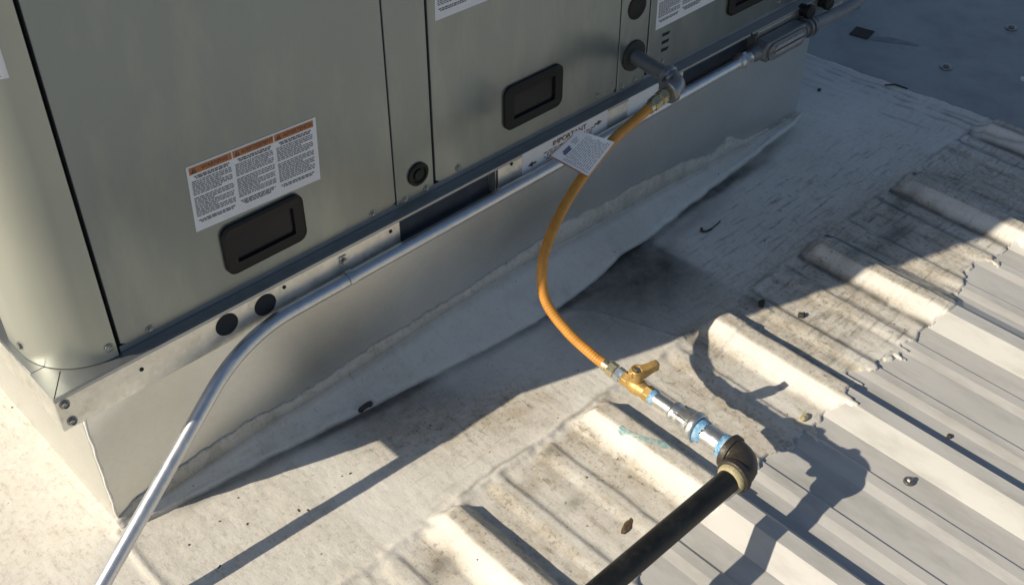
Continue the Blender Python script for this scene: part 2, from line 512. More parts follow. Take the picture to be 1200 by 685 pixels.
scuff = .95 * area * (.35 + fbm(X * 7, Y * 7, 137)) + .8 * sstep(.95, 1.1, X) * (Y < -.30) * (.3 + fbm(X * 9, Y * 9, 138)) + .30 * (X > .3) * fbm(X * 5, Y * 5, 139)
soot_shade += .10 * area
soot_shade += .55 * np.exp(-((Y - nose - .006 + .012 * (fbm(X * 30, Y * 30, 151) - .5)) / .0045) ** 2) * sstep(.42, .62, fbm(X * 16, Y * 16, 153)) * (X > .3)
blob(soot_shade, .43, -.085, .11, .035, .40, -4); blob(soot_shade, .50, -.12, .10, .04, .30, -8)
hatch2 = sstep(.52, .66, fbm(X * 14, Y * 85, 141, 4))
soot_shade += .38 * hatch2 * np.exp(-(((X - 1.12) / .11) ** 2 + ((Y + .45) / .075) ** 2))
grime = np.clip(grime, 0, 1); soot_shade = np.clip(soot_shade, 0, 1)
ny, nx = X.shape
me = bpy.data.meshes.new('white_roof_coating')
co = np.stack([X, Y, Z], -1).reshape(-1, 3)
I = np.arange(ny * nx).reshape(ny, nx)
quads = np.stack([I[:-1, :-1], I[:-1, 1:], I[1:, 1:], I[1:, :-1]], -1)
keep = ~((Z[:-1, :-1] < -.004) & (Z[1:, 1:] < -.004) & (Z[:-1, 1:] < -.004) & (Z[1:, :-1] < -.004))
cxq, cyq = (X[:-1, :-1] + X[1:, 1:]) / 2, (Y[:-1, :-1] + Y[1:, 1:]) / 2
keep &= ~((cxq > .02) & (cxq < 1.6) & (cyq > .02))
quads = quads[keep]
me.vertices.add(len(co)); me.vertices.foreach_set('co', co.ravel())
me.loops.add(quads.size); me.loops.foreach_set('vertex_index', quads.ravel())
me.polygons.add(len(quads)); me.polygons.foreach_set('loop_start', np.arange(0, quads.size, 4))
me.polygons.foreach_set('loop_total', np.full(len(quads), 4))
me.update(calc_edges=True)
me.polygons.foreach_set('use_smooth', np.ones(len(quads), bool))
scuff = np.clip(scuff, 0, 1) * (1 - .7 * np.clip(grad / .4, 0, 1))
for nm, arr in (('grime', grime), ('soot_shade', soot_shade), ('scuff', scuff)):
    at = me.attributes.new(nm, 'FLOAT', 'POINT'); at.data.foreach_set('value', arr.ravel().astype(np.float32))
me.materials.append(M['coating'])
o = bpy.data.objects.new('white_roof_coating', me); link(o, None, (0, 0, 0)); tag(o, kind='structure')

def surf(x, y):
    i = int(np.clip((x - gx[0]) / DX, 0, nx - 1)); j = int(np.clip(np.searchsorted(gy, y) - 1, 0, ny - 1))
    if gy[0] <= y and x < 1.9 and Z[j, i] > -.002: return float(Z[j, i])
    return float(np.interp(x, px, pz)) if x < 1.88 else .0012

# ================================================================== CURB
CZ = .2515
curb = empty('roof_curb', (.81, .5, 0), 'grey sheet metal curb carrying the rooftop unit above the white roof', 'roof curb')
w = MB(); w.box(0, 1.62, 0, .012, 0, CZ); w.build('front_wall', M['curb'], curb, .0015)
w = MB(); w.box(-.0004, .012, .0122, 1.15, 0, CZ); w.build('side_wall', M['curb'], curb, .0015)
w = MB(); w.box(1.608, 1.6204, .0122, 1.15, 0, CZ); w.build('side_wall', M['curb'], curb, .0015)
w = MB(); w.box(.0122, 1.6078, 1.138, 1.15, 0, CZ); w.build('rear_wall', M['curb'], curb, .0015)
# sealed corner bead
bead = [(.0002 + .0006 * math.sin(z * 120), .0002 + .0006 * math.sin(z * 170 + 1), z) for z in np.arange(0.0, CZ, .008)]
w = MB(); w.sweep(bead, [.0020 + .0005 * math.sin(i * 1.7) for i in range(len(bead))], 8); w.build('corner_bead', M['membrane'], curb)

# flashing membrane along the foot of the curb
fx = np.arange(-.004, 1.632, .008)
upz = np.interp(fx, [0, .03, .1, .23, .30, .36, .45, .69, .76, .86, .90, 1.0, 1.1, 1.23, 1.32, 1.345, 1.375, 1.40, 1.435, 1.53, 1.62],
                [.020, .036, .046, .056, .047, .049, .057, .063, .069, .074, .081, .071, .069, .057, .036, .038, .056, .036, .022, .010, .007])
fold = np.interp(fx, [0, .2, .38, .55, .68, .88, 1.13, 1.38, 1.62], [.012, .026, .030, .040, .045, .040, .027, .010, .004])
low = np.interp(fx, lowx, lowy)
rows = []
nz = lambda s, f=40: fbm(fx * f, fx * 0 + s, 200 + s, 4) - .5
lift = .003 + .016 * np.exp(-((fx - .97) / .06) ** 2) + .004 * nz(9, 12)
rows.append((.0012 + 0 * fx, upz + .010 * nz(1, 70) + .001))
rows.append((-.0018 + 0 * fx, upz + .010 * nz(1, 70) - .0015))
rows.append((-.0030 - .0006 * nz(2), (upz * .62 + fold * .38) + .004 * nz(2)))
rows.append((-.0050 + .001 * nz(3, 12), fold + .0035 + .005 * nz(3, 12)))
rows.append((-.0078 + .0015 * nz(3, 12), fold + .005 * nz(3, 12)))
for t, s_ in ((.18, 4), (.36, 5), (.55, 6), (.74, 7), (.90, 8)):
    sag = -.006 * math.sin(t * math.pi)
    rows.append(((-.008) * (1 - t) + low * t + .002 * nz(s_, 14), np.maximum(.002, fold * (1 - t) + (lift + .004) * t + .4 * sag * (fold / .045) + .0030 * nz(25, 9) * math.sin(t * 3.1) + .0012 * nz(s_ + 20, 22))))
rows.append((low + .005 * nz(12, 30), np.maximum(.001, lift + .002 + .003 * nz(11, 30))))
rows.append((low - .0035 + .005 * nz(12, 30), np.maximum(-.002, lift - .003)))
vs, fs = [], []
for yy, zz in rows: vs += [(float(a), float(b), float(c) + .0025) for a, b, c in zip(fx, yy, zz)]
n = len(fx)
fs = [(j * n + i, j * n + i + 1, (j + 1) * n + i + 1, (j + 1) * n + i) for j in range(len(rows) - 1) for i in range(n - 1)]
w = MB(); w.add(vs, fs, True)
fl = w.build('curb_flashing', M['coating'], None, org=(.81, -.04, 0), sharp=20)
sm = fl.modifiers.new('thickness', 'SOLIDIFY'); sm.thickness = .0025; sm.offset = 0
ga = fl.data.attributes.new('grime', 'FLOAT', 'POINT'); sa = fl.data.attributes.new('soot_shade', 'FLOAT', 'POINT')
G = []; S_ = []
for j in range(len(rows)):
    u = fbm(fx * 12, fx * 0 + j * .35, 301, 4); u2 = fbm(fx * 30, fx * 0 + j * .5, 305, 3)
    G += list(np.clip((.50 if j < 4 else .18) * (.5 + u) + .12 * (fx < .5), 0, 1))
    S_ += list(np.clip((.16 if j < 4 else (.5 if j == len(rows) - 1 else .0)) * (.4 + u2) + .16 * sstep(.60, .10, fx) * u + .12 * sstep(.64, .76, u2) + (.28 if j in (3, 4) else 0), 0, 1))  # dark smears, plus painted shade in the fold crease and under the lower edge
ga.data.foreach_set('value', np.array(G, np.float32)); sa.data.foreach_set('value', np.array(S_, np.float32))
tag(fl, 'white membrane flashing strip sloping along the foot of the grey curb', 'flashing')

# ================================================================== ROOFTOP UNIT
YF = -.019                                    # its front face
TOP = 1.33
unit = empty('rooftop_unit', (.81, .5, .308), 'large olive grey metal rooftop air conditioning unit standing on the curb', 'rooftop unit')
w = MB(); w.box(.02, 1.66, -.006, 1.12, .3085, TOP); w.build('cabinet_core', M['dark'], unit)
# rounded corner post
rc = .088
prf = [(.0615, YF)] + [(-.027 + rc + rc * math.cos(a), YF + rc + rc * math.sin(a)) for a in [R(270 - 90 * k / 16) for k in range(17)]] + [(-.027, .106), (-.012, .106)]
inn = [(-.012, .106), (.0615, -.010)]
pv = prf + [(.0615, -.008)]
w = MB()
k = len(pv)
w.add([(x, y, .3090) for x, y in pv] + [(x, y, TOP) for x, y in pv], [(i, i + 1, i + 1 + k, i + k) for i in range(k - 1)], True)
w.add([(x, y, .3090) for x, y in pv] + [(x, y, TOP) for x, y in pv], [tuple(range(k)), tuple(range(k, 2 * k))])
post = w.build('corner_post', M['post'], unit, sharp=30)
w = MB(); w.box(-.008, .018, .1065, 1.12, .3095, TOP)
coil = w.build('coil_section', M['coil'], unit)
w = MB(); w.box(-.03, 1.665, -.021, 1.13, TOP + .0005, TOP + .03); w.build('top_cover', M['unit'], unit, .004)

def slab(name, x0, x1, z0, z1, chamfer=.010):
    poly = [(x0 + chamfer, z0), (x1 - chamfer, z0), (x1, z0 + chamfer * .6), (x1, z1), (x0, z1), (x0, z0 + chamfer * .6)]
    w = MB(); w.prism(poly, YF, -.0065)
    return w.build(name, M['unit'], unit, .0012)
panels = [slab('access_panel', .0672, .5146, .3185, TOP - .004), slab('access_panel', .5925, .9938, .3195, TOP - .004), slab('access_panel', 1.0705, 1.655, .3185, TOP - .004)]
posts = [slab('mullion', .5168, .5885, .3135, TOP - .004, .003), slab('mullion', .9962, 1.0672, .3135, TOP - .004, .003)]

def screw(x, z, parent, y=YF, r=.0043, mt='unit', name='panel_screw'):
    w = MB()
    w.lathe([(0, r * 1.45), (.0012, r * 1.4), (.0016, r)], (x, y + .0002, z), (0, -1, 0), 16)
    w.lathe([(.0012, r), (.0032, r * .96), (.0038, r * .7), (.0040, 0)], (x, y + .0002, z), (0, -1, 0), 6, False)
    return w.build(name, M[mt], parent)
for x, z, p in ((.0524, .3275, post), (.1087, .3245, panels[0]), (.4718, .3250, panels[0]), (.5320, .3205, posts[0]), (.5736, .3215, posts[0]),
                (.6375, .3290, panels[1]), (.9477, .3300, panels[1]), (1.0100, .3230, posts[1]), (1.0420, .3240, posts[1]), (1.1128, .3320, panels[2]), (1.45, .332, panels[2])):
    screw(x, z, p)
w = MB(); w.lathe([(0, .0052), (.003, .005), (.004, .003), (.0042, 0)], (-.0266, .062, .3285), (-1, 0, 0), 12); w.build('panel_screw', M['screw'], post)

def window(x0, x1, z0, z1, parent):
    y1 = YF - .0065
    out = rrect(x0, x1, z0, z1, .014); mid = rrect(x0 + .004, x1 - .004, z0 + .004, z1 - .004, .011)
    hole = rrect(x0 + .0175, x1 - .0175, z0 + .0165, z1 - .0165, .003)
    n = len(out)
    w = MB()
    rings = [(out, YF + .0005), (out, y1 + .002), (mid, y1), (hole, y1 + .0012), (hole, YF - .0004)]
    vs = [V((x, y, z)) for ring, y in rings for x, z in ring]
    fs = [(a * n + i, a * n + (i + 1) % n, (a + 1) * n + (i + 1) % n, (a + 1) * n + i) for a in range(len(rings) - 1) for i in range(n)]
    w.add(vs, fs)
    w.build('window_frame', M['blackp'], parent)
    w = MB(); w.prism(rrect(x0 + .0172, x1 - .0172, z0 + .0162, z1 - .0162, .003), YF - .0009, YF + .001)
    w.build('window_pane', M['glass'], parent)
window(.2290, .3565, .3445, .4210, panels[0])
window(.7325, .8585, .3520, .4275, panels[1])
window(1.2860, 1.4120, .3560, .4310, panels[2])

w = MB(); w.box(.066, 1.655, -.0150, -.0062, .3084, .3180); w.build('base_channel', M['flange'], unit)
# printed labels
ROT = lambda deg: Matrix(((1, 0, 0), (0, 0, -1), (0, 1, 0))) @ Matrix.Rotation(R(deg), 3, 'Z')
def warning_label(x0, z0, wd, ht, deg, seed, parent):
    """x0, z0: its lower left corner"""
    rnd = random.Random(seed)
    A = ROT(deg); base = V((x0, YF, z0))
    pt = lambda u, v, o: base + A @ V((u, v, o))
    def quad(w, u0, u1, v0, v1, o): w.add([pt(u0, v0, o), pt(u1, v0, o), pt(u1, v1, o), pt(u0, v1, o)], [(0, 1, 2, 3)])
    w = MB()
    vs = [pt(u, v, o) for o in (-.0003, .0005) for u, v in ((0, 0), (wd, 0), (wd, ht), (0, ht))]
    w.add(vs, [(3, 2, 1, 0), (4, 5, 6, 7), (0, 1, 5, 4), (1, 2, 6, 5), (2, 3, 7, 6), (3, 0, 4, 7)])
    lab = w.build('warning_label', M['label'], parent)
    cw = (wd - .006) / 3
    hd = MB(); ink = MB()
    for c in range(3):
        u0 = .003 + c * cw
        quad(hd, u0, u0 + cw - .0015, ht - .0125, ht - .0025, .0007)
        # triangle with its exclamation mark
        tx = u0 + .0065; tz = ht - .0075
        ink.add([pt(tx - .0042, tz - .0034, .0010), pt(tx + .0042, tz - .0034, .0010), pt(tx, tz + .0040, .0010)], [(0, 1, 2)])
        quad(hd, tx - .0005, tx + .0005, tz - .0010, tz + .0022, .0013); quad(hd, tx - .0005, tx + .0005, tz - .0025, tz - .0016, .0013)
        def line(v, h, a, b):
            u = a
            while u < b - .001:
                e = min(b, u + rnd.uniform(.0022, .0072))
                quad(ink, u, e, v, v + h, .0008); u = e + .0011
        v = ht - .0155
        for q in range(2):
            pad = .006 if q == 0 else .008
            line(v - .0017, .0017, u0 + pad, u0 + cw - pad); v -= .0027
        v -= .0016
        a, b = u0 + .0015, u0 + cw - .004
        for q in range(8 if c != 1 else 7):
            line(v - .0012, .0012, a, b if q % 4 != 3 else a + (b - a) * rnd.uniform(.45, .9)); v -= .00265
        v -= .0026
        for q in range(11):
            line(v - .0012, .0012, a, b if q % 4 != 3 else a + (b - a) * rnd.uniform(.45, .9)); v -= .00265
        v -= .0036
        for q in range(3 if c == 1 else 2):
            line(v - .0016, .0016, u0 + .003 + .003 * q, u0 + cw - .006 - .003 * q); v -= .0027
    hd.build('header_band', M['orange'], lab)
    p = ink.build('printed_lines', M['ink'], lab); tag(p, kind='stuff')
    for c, s_ in enumerate(('WARNING', 'AVERTISSEMENT', 'ADVERTENCIA')):
        text(s_, .0078, pt(.003 + c * cw + cw * .58, ht - .0076, .0009), A, M['ink'], lab, sx=(1.0, .82, .88)[c])
    return lab
warning_label(.1993, .4328, .1920, .0950, -2.6, 1, panels[0])
warning_label(.6058, .5828, .1920, .0950, -.7, 2, panels[1])
warning_label(1.0864, .4000, .1920, .0950, 1.0, 3, panels[2])
# two labels wrapped on the rounded corner post
def post_label(z0, z1, nlines):
    arc = [(-.027 + rc + (rc + .0004) * math.cos(a), YF + rc + (rc + .0004) * math.sin(a)) for a in [R(254 - 5 * k) for k in range(13)]]
    w = MB(); n = len(arc)
    w.add([(x, y, z) for z in (z0, z1) for x, y in arc], [(i, i + 1, i + 1 + n, i + n) for i in range(n - 1)], True)
    l = w.build('data_label', M['label'], post)
    w = MB()
    for q in range(nlines):
        z = z0 + .003 + q * .0035
        a2 = [(-.027 + rc + (rc + .0006) * math.cos(a), YF + rc + (rc + .0006) * math.sin(a)) for a in [R(249 - 5 * k) for k in range(9)]]
        n2 = len(a2)
        w.add([(x, y, zz) for zz in (z, z + .0009) for x, y in a2], [(i, i + 1, i + 1 + n2, i + n2) for i in range(n2 - 1)])
    tag(w.build('printed_lines', M['ink'], l), kind='stuff')
post_label(.714, .764, 1); post_label(.7775, .87, 1)

# plugs and knockouts on the mullions
def disc(name, x, z, r, mt, parent, d=.003, y=YF, seg=32):
    w = MB(); w.lathe([(-.0005, r), (d * .6, r), (d, r * .9), (d, 0)], (x, y, z), (0, -1, 0), seg); return w.build(name, M[mt], parent)
w = MB(); w.lathe([(0, .0190), (.003, .0188), (.0045, .0165), (.0045, .0135), (.0020, .0125), (.0020, .0090), (.0048, .0085), (.0048, 0)], (.5585, YF, .3545), (0, -1, 0), 32)
w.build('cable_plug', M['blackp'], posts[0])
disc('hole_plug', 1.0335, .4610, .0215, 'blackp', posts[1], .0022)
w = MB(); w.lathe([(-.001, .0275), (.0035, .0270), (.0050, .0240), (.0042, .0150), (.0042, .0)], (1.0328, YF, .3732), (0, -1, 0), 36)
w.build('pipe_grommet', M['rubber'], posts[1])
for z in (.3838, .3692, .3545):
    w = MB(); w.prism([(1.1045 + .002, z - .0027), (1.1235, z - .0032), (1.1265, z + .0022), (1.1070, z + .0030)], YF - .0006, YF + .001); w.build('vent_slot', M['dark'], panels[2])

# galvanised base rail
YR = -.0366
rail = MB()
rail.box(-.037, 1.66, YR, YR + .0022, .3030, .3080)                      # lip along the top
rail.box(-.037, 1.66, YR + .0024, .028, .3062, .3079)                    # top flange
o_rail = rail.build('base_rail', M['flange'], unit, .0008)
RB = .2535
for x0, x1 in ((-.037, .5055), (.7045, 1.1540), (1.372, 1.66)):
    w = MB(); w.box(x0, x1, YR + .0003, YR + .0024, RB, .3028)
    if x0 < 0: w.box(-.0371, -.035, YR + .0026, 1.1, RB, .3078)         # return along the sunny end
    w.box(x0, x1, YR + .0026, -.002, RB, RB + .002)
    w.build('rail_face', M['galv'], o_rail, .0006)
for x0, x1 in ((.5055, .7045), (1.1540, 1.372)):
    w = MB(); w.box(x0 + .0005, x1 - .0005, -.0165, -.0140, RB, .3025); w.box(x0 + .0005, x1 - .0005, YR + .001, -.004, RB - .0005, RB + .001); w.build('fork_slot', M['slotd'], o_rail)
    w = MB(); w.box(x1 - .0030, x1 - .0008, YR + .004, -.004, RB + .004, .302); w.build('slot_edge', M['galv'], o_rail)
for x, z in ((.2056, .2845), (.2669, .2832)):
    w = MB(); w.lathe([(-.001, .0172), (.0006, .0170), (.0006, .0)], (x, YR, z), (0, -1, 0), 32); w.build('knockout_hole', M['dark'], o_rail)
for x, z in ((.078, .2855), (.4880, .2945), (.7330, .3005), (1.1330, .3035), (.30, .2955), (1.35, .3055)):
    w = MB(); w.lathe([(-.001, .0030), (.0006, .0029), (.0006, .0)], (x, YR, z), (0, -1, 0), 14); w.build('rivet_hole', M['dark'], o_rail)
for x, z in ((-.0255, .2945), (-.0235, .2640)):
    w = MB()
    w.lathe([(0, .0068), (.0010, .0066), (.0012, .0050)], (x, YR, z), (0, -1, 0), 20)
    w.lathe([(.001, .0050), (.0042, .0048), (.0048, .0040), (.0030, .0026), (.0030, 0)], (x, YR, z), (0, -1, 0), 6, False)
    w.build('rail_screw', M['screw'], o_rail)
# mitre line of the corner flange
w = MB(); w.add([(-.035, YR + .003, .30815), (-.0335, YR + .003, .30815), (-.0055, .0065, .30815), (-.007, .0065, .30815)], [(0, 1, 2, 3)]); w.build('mitre_seam', M['dark'], o_rail)
w = MB(); w.box(-.0348, .0, .0285, 1.1, .3062, .3079); w.build('side_flange', M['flange'], o_rail, .0006)

# white stickers on the rail
A0 = ROT(0)
def sticker(x0, x1, z0, z1, name='rail_sticker'):
    w = MB(); w.box(x0, x1, YR - .0002, YR + .0006, z0, z1); return w.build(name, M['label'], o_rail)
st = sticker(.7570, .9560, .2570, .3078)
text('IMPORTANT', .0135, (.864, YR - .0004, .2975), A0, M['orange'], st, sx=1.05)
text('IMPORTANT', .0122, (.8645, YR - .0007, .2973), A0, M['ink'], st, sx=1.16)
w = MB(); rnd = random.Random(5)
for row, (a, b) in enumerate(((.805, .925), (.812, .918), (.805, .92), (.81, .90))):
    u = a
    while u < b:
        e = u + rnd.uniform(.004, .011); w.add([(u, YR - .0004, .2870 - row * .0042), (e, YR - .0004, .2870 - row * .0042), (e, YR - .0004, .2890 - row * .0042), (u, YR - .0004, .2890 - row * .0042)], [(0, 1, 2, 3)]); u = e + .0022
for sx, cx in ((1, .7800), (-1, .9320)):
    z = .2800 if sx > 0 else .2915
    w.add([(cx - .011 * sx, YR - .0004, z), (cx, YR - .0004, z - .005), (cx, YR - .0004, z + .005)], [(0, 1, 2)])
    w.add([(cx, YR - .0004, z - .0018), (cx + .008 * sx, YR - .0004, z - .0018), (cx + .008 * sx, YR - .0004, z + .0018), (cx, YR - .0004, z + .0018)], [(0, 1, 2, 3)])
tag(w.build('printed_lines', M['ink'], st), kind='stuff')
sticker(1.0080, 1.0980, .2570, .3076)

# ================================================================== ELECTRICAL CONDUIT
YC, rE = -.0490, .0102
straight = [(1.312, YC, .2700), (.9, YC, .2660), (.46, YC, .2632), (.345, YC, .2615)]
d = V((-.8177, -.2053, -.5378))
q0 = V((-.0361, -.1169, .1000))
A_, C_, B_ = V((.292, YC, .2613)), V((.2125, -.0530, .2612)), q0 + d * ((.2215 - .1) / d.z)
bend = [A_ * (1 - t) ** 2 + C_ * 2 * t * (1 - t) + B_ * t * t for t in [k / 16 for k in range(17)]]
path = [(1.312, YC, .2700), (.9, YC, .2660), (.46, YC, .2632)] + bend + [q0, q0 + d * ((.012 - .1) / d.z)]
emt = empty('electrical_conduit', (-.17, -.15, .0), 'long thin galvanised steel conduit bending down from the rail to the roof', 'conduit')
w = MB(); w.sweep(path, rE, 20); w.build('tube', M['emt'], emt, sharp=60)
w = MB(); w.lathe([(0, .0135), (.004, .0140), (.022, .0140), (.024, .0125), (.034, .0125)], (1.300, YC, .2702), (1, .0, .007), 24)
w.lathe([(.010, .0168), (.019, .0168)], (1.300, YC, .2702), (1, 0, .007), 6, False); w.build('compression_nut', M['zinc'], emt)

strap = empty('conduit_strap', (.4, YR - .001, .27), 'small galvanised one hole strap screwed to the rail holding the conduit', 'pipe strap')
w = MB()
w.box(.394, .406, YR - .0018, YR - .0003, .2770, .2960)
arc = [(YC + (rE + .0006) * math.cos(R(a)), .2629 + (rE + .0006) * math.sin(R(a))) for a in range(20, 205, 12)]
n = len(arc)
w.add([(x, y, z) for x in (.3945, .4055) for y, z in arc] + [(x, y + (y - YC) * .10, z + (z - .2629) * .10) for x in (.3945, .4055) for y, z in arc],
      [(2 * n + i, 2 * n + i + 1, 3 * n + i + 1, 3 * n + i) for i in range(n - 1)] + [(i, i + 1, 2 * n + i + 1, 2 * n + i) for i in range(n - 1)] + [(n + i, n + i + 1, 3 * n + i + 1, 3 * n + i) for i in range(n - 1)])
w.build('strap_band', M['zinc'], strap)
w = MB(); w.lathe([(0, .0062), (.0012, .006), (.0012, .0045)], (.400, YR - .0018, .2880), (0, -1, 0), 18); w.lathe([(.001, .0045), (.0042, .0043), (.0045, 0)], (.400, YR - .0018, .2880), (0, -1, 0), 6, False)
w.build('strap_screw', M['screw'], strap)

# conduit body with its cover
body = empty('cast_conduit_fitting', (1.44, -.06, .245), 'grey cast conduit fitting with bright cover plate at the curb corner', 'conduit fitting')
w = MB()
bx0, bx1, by0, by1, bz0, bz1 = 1.354, 1.490, -.067, -.039, .2515, .2930
pl = [(bx0, bz0 + .010), (bx0 + .014, bz0), (bx1 - .006, bz0 + .001), (bx1, bz0 + .008), (bx1, bz1 - .008), (bx1 - .006, bz1), (bx0 + .014, bz1), (bx0, bz1 - .010)]
w.prism(pl, by0, by1); w.build('housing', M['castal'], body, .004)
w = MB(); w.prism(rrect(bx0 + .012, bx1 - .004, bz0 + .002, bz1 - .004, .018, 8)[0:], by0 - .0035, by0 - .0002); w.build('cover_plate', M['dullzinc'], body, .001)
w = MB(); w.prism(rrect(bx0 + .030, bx1 - .012, bz0 + .011, bz1 - .012, .010, 6), by0 - .0052, by0 - .0036); w.build('cover_emboss', M['zinc'], body, .0006)
w = MB(); w.lathe([(-.020, .0130), (-.004, .0155), (.004, .0155)], (bx0, YC, .2715), (1, 0, 0), 24); w.build('hub', M['castal'], body)
w = MB(); w.lathe([(-.002, .0150), (.010, .0150), (.010, .0195), (.016, .0195), (.016, .0165), (.021, .0165), (.021, .0205), (.027, .0205), (.027, .0150), (.036, .0140)], (bx1, -.056, .2735), (1, 0, 0), 24); w.build('lock_ring', M['castal'], body)

flexp = [(1.530, -.056, .2735), (1.560, -.058, .2725), (1.600, -.061, .2720), (1.645, -.064, .2760), (1.690, -.064, .290), (1.74, -.050, .318), (1.78, -.01, .35), (1.80, .06, .37), (1.80, .16, .36)]
w = MB(); w.sweep(spline(flexp, 8), .0125, 16)
tag(w.build('flexible_conduit', M['flex'], None, sharp=60), 'grey flexible conduit leaving the fitting at the top right corner of the curb', 'conduit')
for nm, lb, p in (('knob', 'black round plug on the rail just above the cast conduit fitting', (1.512, YR, .3010)),
                  ('knob', 'black round plug on the rail next to the flexible conduit', (1.575, YR, .2985))):
    w = MB(); w.lathe([(-.004, .012), (.010, .012), (.013, .0145), (.020, .0140), (.023, .010), (.023, 0)], p, (0, -1, .1), 20)
    tag(w.build('knockout_plug', M['blackp'], None), lb, 'plug', 'black plugs on the rail')

# ================================================================== GAS PIPING
# stub out of the unit and its elbow
w = MB(); w.sweep([(1.0328, .08, .3740), (1.0328, YF, .3732), (1.0330, -.098, .3650)], .0128, 24)
tag(w.build('gas_stub_pipe', mat('grey_pipe', (.21, .225, .235), .5, .42, .12, 90, .1, 300), None, sharp=60), 'grey gas pipe stub leaving the unit through a black rubber grommet', 'pipe')
E0 = V((1.0330, -.124, .3615))
w = MB()
arc = [E0 + V((0, .030, .003)), E0 + V((0, .018, .002))] + [E0 + V((-.018 + .018 * math.cos(R(a)), .018 - .018 * math.sin(R(a)), -.001 * a / 90)) for a in range(10, 91, 10)] + [E0 + V((-.030, 0, -.003))]
w.sweep(arc, [.0152] * len(arc), 22)
w.sweep([E0 + V((0, .033, .0035)), E0 + V((0, .0315, .0033)), E0 + V((0, .0235, .0025)), E0 + V((0, .022, .0022))], [.0172, .0198, .0198, .0172], 22)
w.sweep([E0 + V((-.022, 0, -.002)), E0 + V((-.0235, 0, -.0022)), E0 + V((-.032, 0, -.003)), E0 + V((-.0335, 0, -.0032))], [.0172, .0198, .0198, .0172], 22)
tag(w.build('pipe_elbow', M['dullzinc'], None, sharp=45), 'shiny galvanised elbow on the end of the grey gas pipe stub', 'pipe elbow')

hose = empty('gas_hose', (.645, -.333, .12), 'orange yellow flexible gas hose curving from the unit down to the brass valve', 'gas hose')
hp = [(.9600, -.1235, .3480), (.9225, -.1260, .3410), (.8645, -.133, .3340), (.7926, -.147, .3170), (.7385, -.160, .2985), (.6822, -.180, .2760), (.6435, -.198, .2430), (.6315, -.217, .1900), (.6340, -.262, .1540), (.6420, -.312, .1310), (.6450, -.333, .1260)]
sp = spline(hp, 48)
# fine corrugation under the coating
acc, rads, last = 0, [], sp[0]
for p in sp:
    acc += (p - last).length; last = p
    rads.append(.0080 + .00020 * math.sin(acc * 2 * math.pi / .0046))
w = MB(); w.sweep(sp, rads, 22); w.build('hose_tube', M['hose'], hose, sharp=80)
def fit(name, prof, org, ax, mt, parent, seg=24, smooth=True): 
    w = MB(); w.lathe(prof, org, ax, seg, smooth); return w.build(name, M[mt], parent)
u0 = (V(hp[0]) - V(hp[1])).normalized()
a0 = V(hp[0])
fit('ferrule', [(-.006, .0098), (.002, .0098), (.002, .0088), (.006, .0088)], a0, u0, 'nutbrass', hose)
fit('flare_nut', [(.004, .0118), (.020, .0118)], a0, u0, 'nutbrass', hose, 6, False)
fit('adapter', [(.020, .0090), (.024, .0090), (.024, .0122), (.036, .0122), (.036, .0095), (.046, .0095)], a0, u0, 'nutbrass', hose, 6, False)
AX = V((0, -1, -.01)).normalized()
RUN = lambda y: V((.6478, y, .1235 - (.33 + y) * -.012))
u1 = V((.10, -1, -.17)).normalized()
b0 = V(hp[-1])
fit('ferrule', [(-.004, .0098), (.003, .0098), (.003, .0090), (.008, .0090)], b0, u1, 'nutbrass', hose)
fit('flare_nut', [(.006, .0118), (.018, .0118)], b0, u1, 'nutbrass', hose, 6, False)
fit('adapter', [(.018, .0092), (.021, .0092), (.021, .0120), (.030, .0120), (.030, .0096), (.034, .0096)], b0, u1, 'zinc', hose, 6, False)

